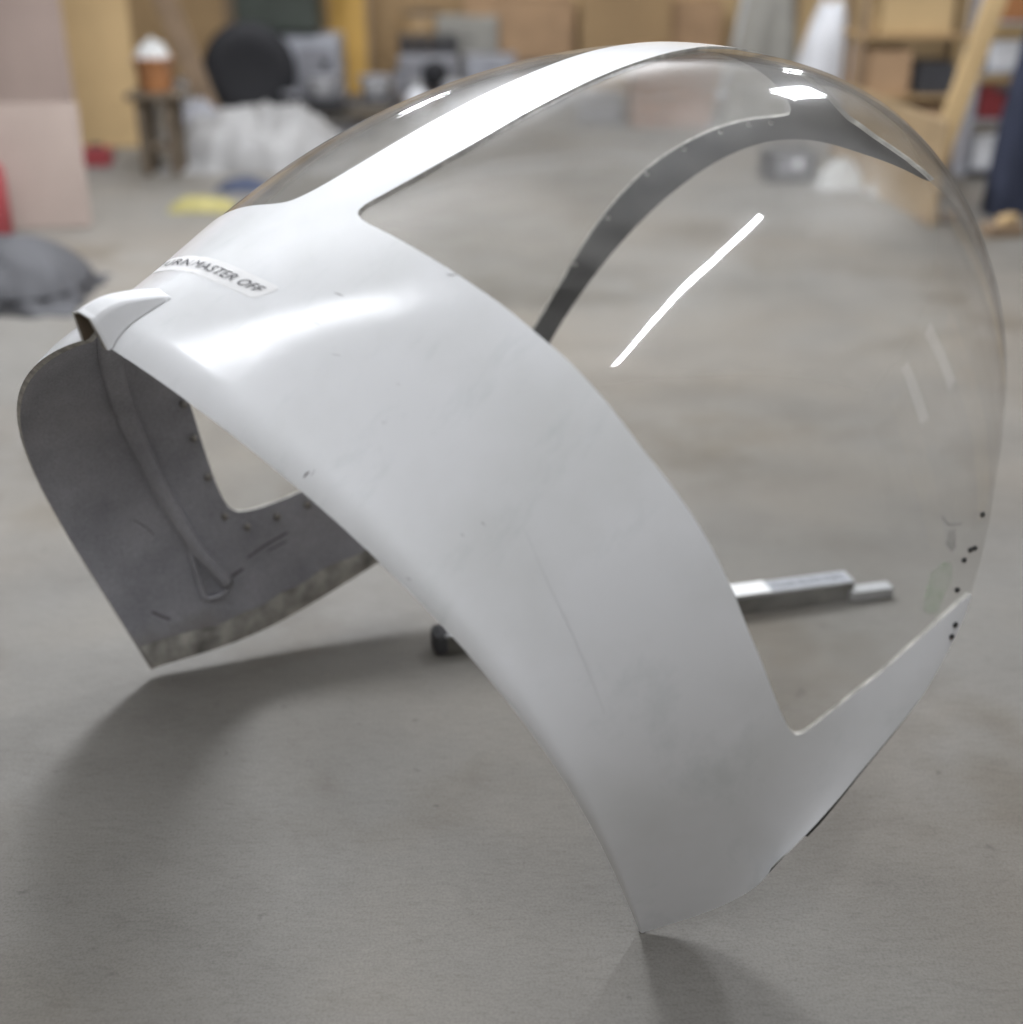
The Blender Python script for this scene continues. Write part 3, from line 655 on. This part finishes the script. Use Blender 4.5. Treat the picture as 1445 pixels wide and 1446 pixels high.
nv_ = thing('navy_coat', 'navy blue cloth hanging over a rail at the right edge', 'cloth', (2.15, 5.4, FZ))
bm_obj('cloth', heap_bm(.20, .16, .85, 17, .2, 22, 20, 3), M['navy'], nv_, smooth=True); box('rail', (.3, .02, .02), [M['dark']], nv_, (.02, 0, .5))
wb = thing('wood_block', 'small brown wood block on the floor at the right edge', 'wood block', (1.98, 5.0, FZ), .2)
box('block', (.15, .09, .05), [M['timber']], wb); box('offcut', (.1, .05, .03), [M['ply']], wb, (.02, 0, .05), (0, 0, .5))
tag(bm_obj('plastic_sheet', heap_bm(.92, .8, .27, 21, .45, 44, 36), M['sheet'], None, (-1.3, 6.65, FZ), smooth=True), 'crumpled pale grey plastic sheet heaped on the floor', 'plastic sheet')
tag(bm_obj('cloth', heap_bm(.26, .16, .05, 23), M['blue'], None, (-1.25, 5.9, FZ), smooth=True), 'crumpled dark blue cloth in front of the plastic sheet', 'cloth')
tag(bm_obj('cloth', heap_bm(.28, .2, .05, 25), M['lemon'], None, (-1.36, 5.5, FZ), smooth=True), 'crumpled yellow cloth on the floor nearest the canopy', 'cloth')
rs = thing('toolbox', 'small red toolbox on the floor left of the wooden stand', 'toolbox', (-2.12, 6.5, FZ)); box('body', (.14, .1, .06), [M['red']], rs); box('lid', (.145, .105, .025), [M['red']], rs, (0, 0, .061)); box('handle', (.07, .015, .02), [M['dark']], rs, (0, 0, .087))
rl = thing('fuel_can', 'red metal can at the far left edge by the pale board', 'can', (-2.14, 4.99, FZ)); lathe('body', [(.12, 0), (.125, .01), (.125, .26), (.10, .29), (.03, .31)], M['red'], rl); lathe('cap', [(.03, 0), (.03, .03), (.01, .032)], M['dark'], rl, (0, 0, .31), None, 14)
cu = thing('cushion', 'dark grey padded cushion on the floor at the left edge', 'cushion', (-1.72, 4.15, FZ))
bm_obj('pad', heap_bm(.56, .5, .20, 31, .08, 28, 24, 3), M['cushion'], cu, smooth=True)
bm_obj('piping', tube_bm([(.262*math.copysign(abs(math.cos(a))**.66, math.cos(a)), .232*math.copysign(abs(math.sin(a))**.66, math.sin(a)), .045) for a in np.linspace(0, 2*math.pi, 40)], .008, 6), M['black'], cu, smooth=True)
for k, (x, y, wd) in enumerate([(-1.0, 9.5, 1.9), (1.0, 9.5, 1.9), (3.0, 9.5, 1.9), (-3.0, 9.5, 1.9)]):
    s = box('plywood_panel', (wd, .02, 2.4), [M['ply' if k in (1, 2) else 'ply2']], wl, (x, -.09, .004), bev=.003)

# more odds and ends along the back
def can(name, label, cat, x, y, r, h, m, lid, z=0.0):
    t = thing(name, label, cat, (x, y, FZ+z))
    lathe('body', [(r*.96, 0), (r, .008), (r, h-.01), (r*.96, h)], M[m], t, seg=22); lathe('lid', [(r*.9, 0), (r*.9, .012), (r*.3, .014)], M[lid], t, (0, 0, h), seg=22)
can('paint_can', 'white paint can on the floor left of the dark tyre', 'paint can', -1.95, 7.9, .09, .24, 'plastic', 'grey')
can('paint_can', 'grey paint can standing on top of the grey engine skid corner', 'paint can', -.73, 8.62, .06, .14, 'grey', 'dark', .07)
can('gas_cylinder', 'drab grey gas cylinder standing against the wall behind the machine', 'gas cylinder', -1.62, 8.95, .11, 1.0, 'tarp', 'dark')
can('drum', 'brown fibre drum standing left of the wide brown carton', 'drum', -.62, 9.2, .16, .52, 'ply2', 'dark')
can('canister', 'pale grey canister on the floor right of the white plastic bottle', 'canister', -.36, 8.1, .07, .2, 'lgrey', 'rag')
can('canister', 'black canister on the floor by the low dark bench', 'canister', -1.33, 7.85, .07, .17, 'black', 'grey')
for nm, lb_, x, y, a, c_, h, m, sd in (('jacket', 'dark grey jacket dropped over the hood of the machine', -1.30, 8.35, .46, .3, .14, 'dark', 41), ('sack', 'tan paper sack slumped left of the grey tarpaulin', 1.22, 8.3, .34, .3, .34, 'carton', 43), ('sack', 'dull brown sack slumped right of the tall white sack', 2.05, 7.3, .28, .25, .36, 'timber', 45),
                              ('plastic_bag', 'white plastic bag on the floor right of the dark charger box', 1.55, 5.95, .22, .16, .12, 'rag', 47), ('plastic_bag', 'white plastic bag on the floor nearest the shelf rack', 1.76, 5.8, .2, .15, .11, 'rag', 49), ('rag_pile', 'pile of grey rags behind the crumpled plastic sheet', -1.75, 7.2, .4, .3, .2, 'grey', 51)):
    tag(bm_obj(nm, heap_bm(a, c_, h, sd, .35), M[m], None, (x, y, FZ+(.81 if nm == 'jacket' else 0)), smooth=True), lb_, nm.replace('_', ' '))
ch = thing('charger', 'dark charger box on the floor seen under the front bow', 'charger', (1.34, 6.15, FZ), .1)
box('body', (.24, .18, .14), [M['dark']], ch, bev=.012); box('panel', (.16, .006, .09), [M['grey']], ch, (0, -.092, .03), bev=.002)
lathe('dial', [(.02, 0), (.024, .004), (.02, .014), (.005, .016)], M['plastic'], ch, (.02, -.095, .085), (R(90), 0, 0), 14)
bm_obj('handle', tube_bm([(-.08, 0, .14), (-.075, 0, .175), (.075, 0, .175), (.08, 0, .14)], .008, 8), M['black'], ch, smooth=True)
hs = [(-.95+.18*math.cos(a)*(1-.01*a), 7.3+.13*math.sin(a)*(1-.01*a), FZ+.012+.004*a) for a in np.linspace(0, 14, 70)]
tag(bm_obj('hose', tube_bm(hs, .012, 8), M['dark'], smooth=True), 'coiled dark hose on the floor right of the crumpled plastic sheet', 'hose')

lg = thing('plywood_sheet', 'long tan plywood sheet standing on its edge in front of the rack', 'plywood', (1.69, 5.72, FZ), math.atan2(-1.15, .12))
box('panel', (1.16, .02, .42), [M['tan']], lg, bev=.002)
for k in (-.5, .5): box('foot', (.04, .16, .04), [M['timber']], lg, (k, .05, 0))
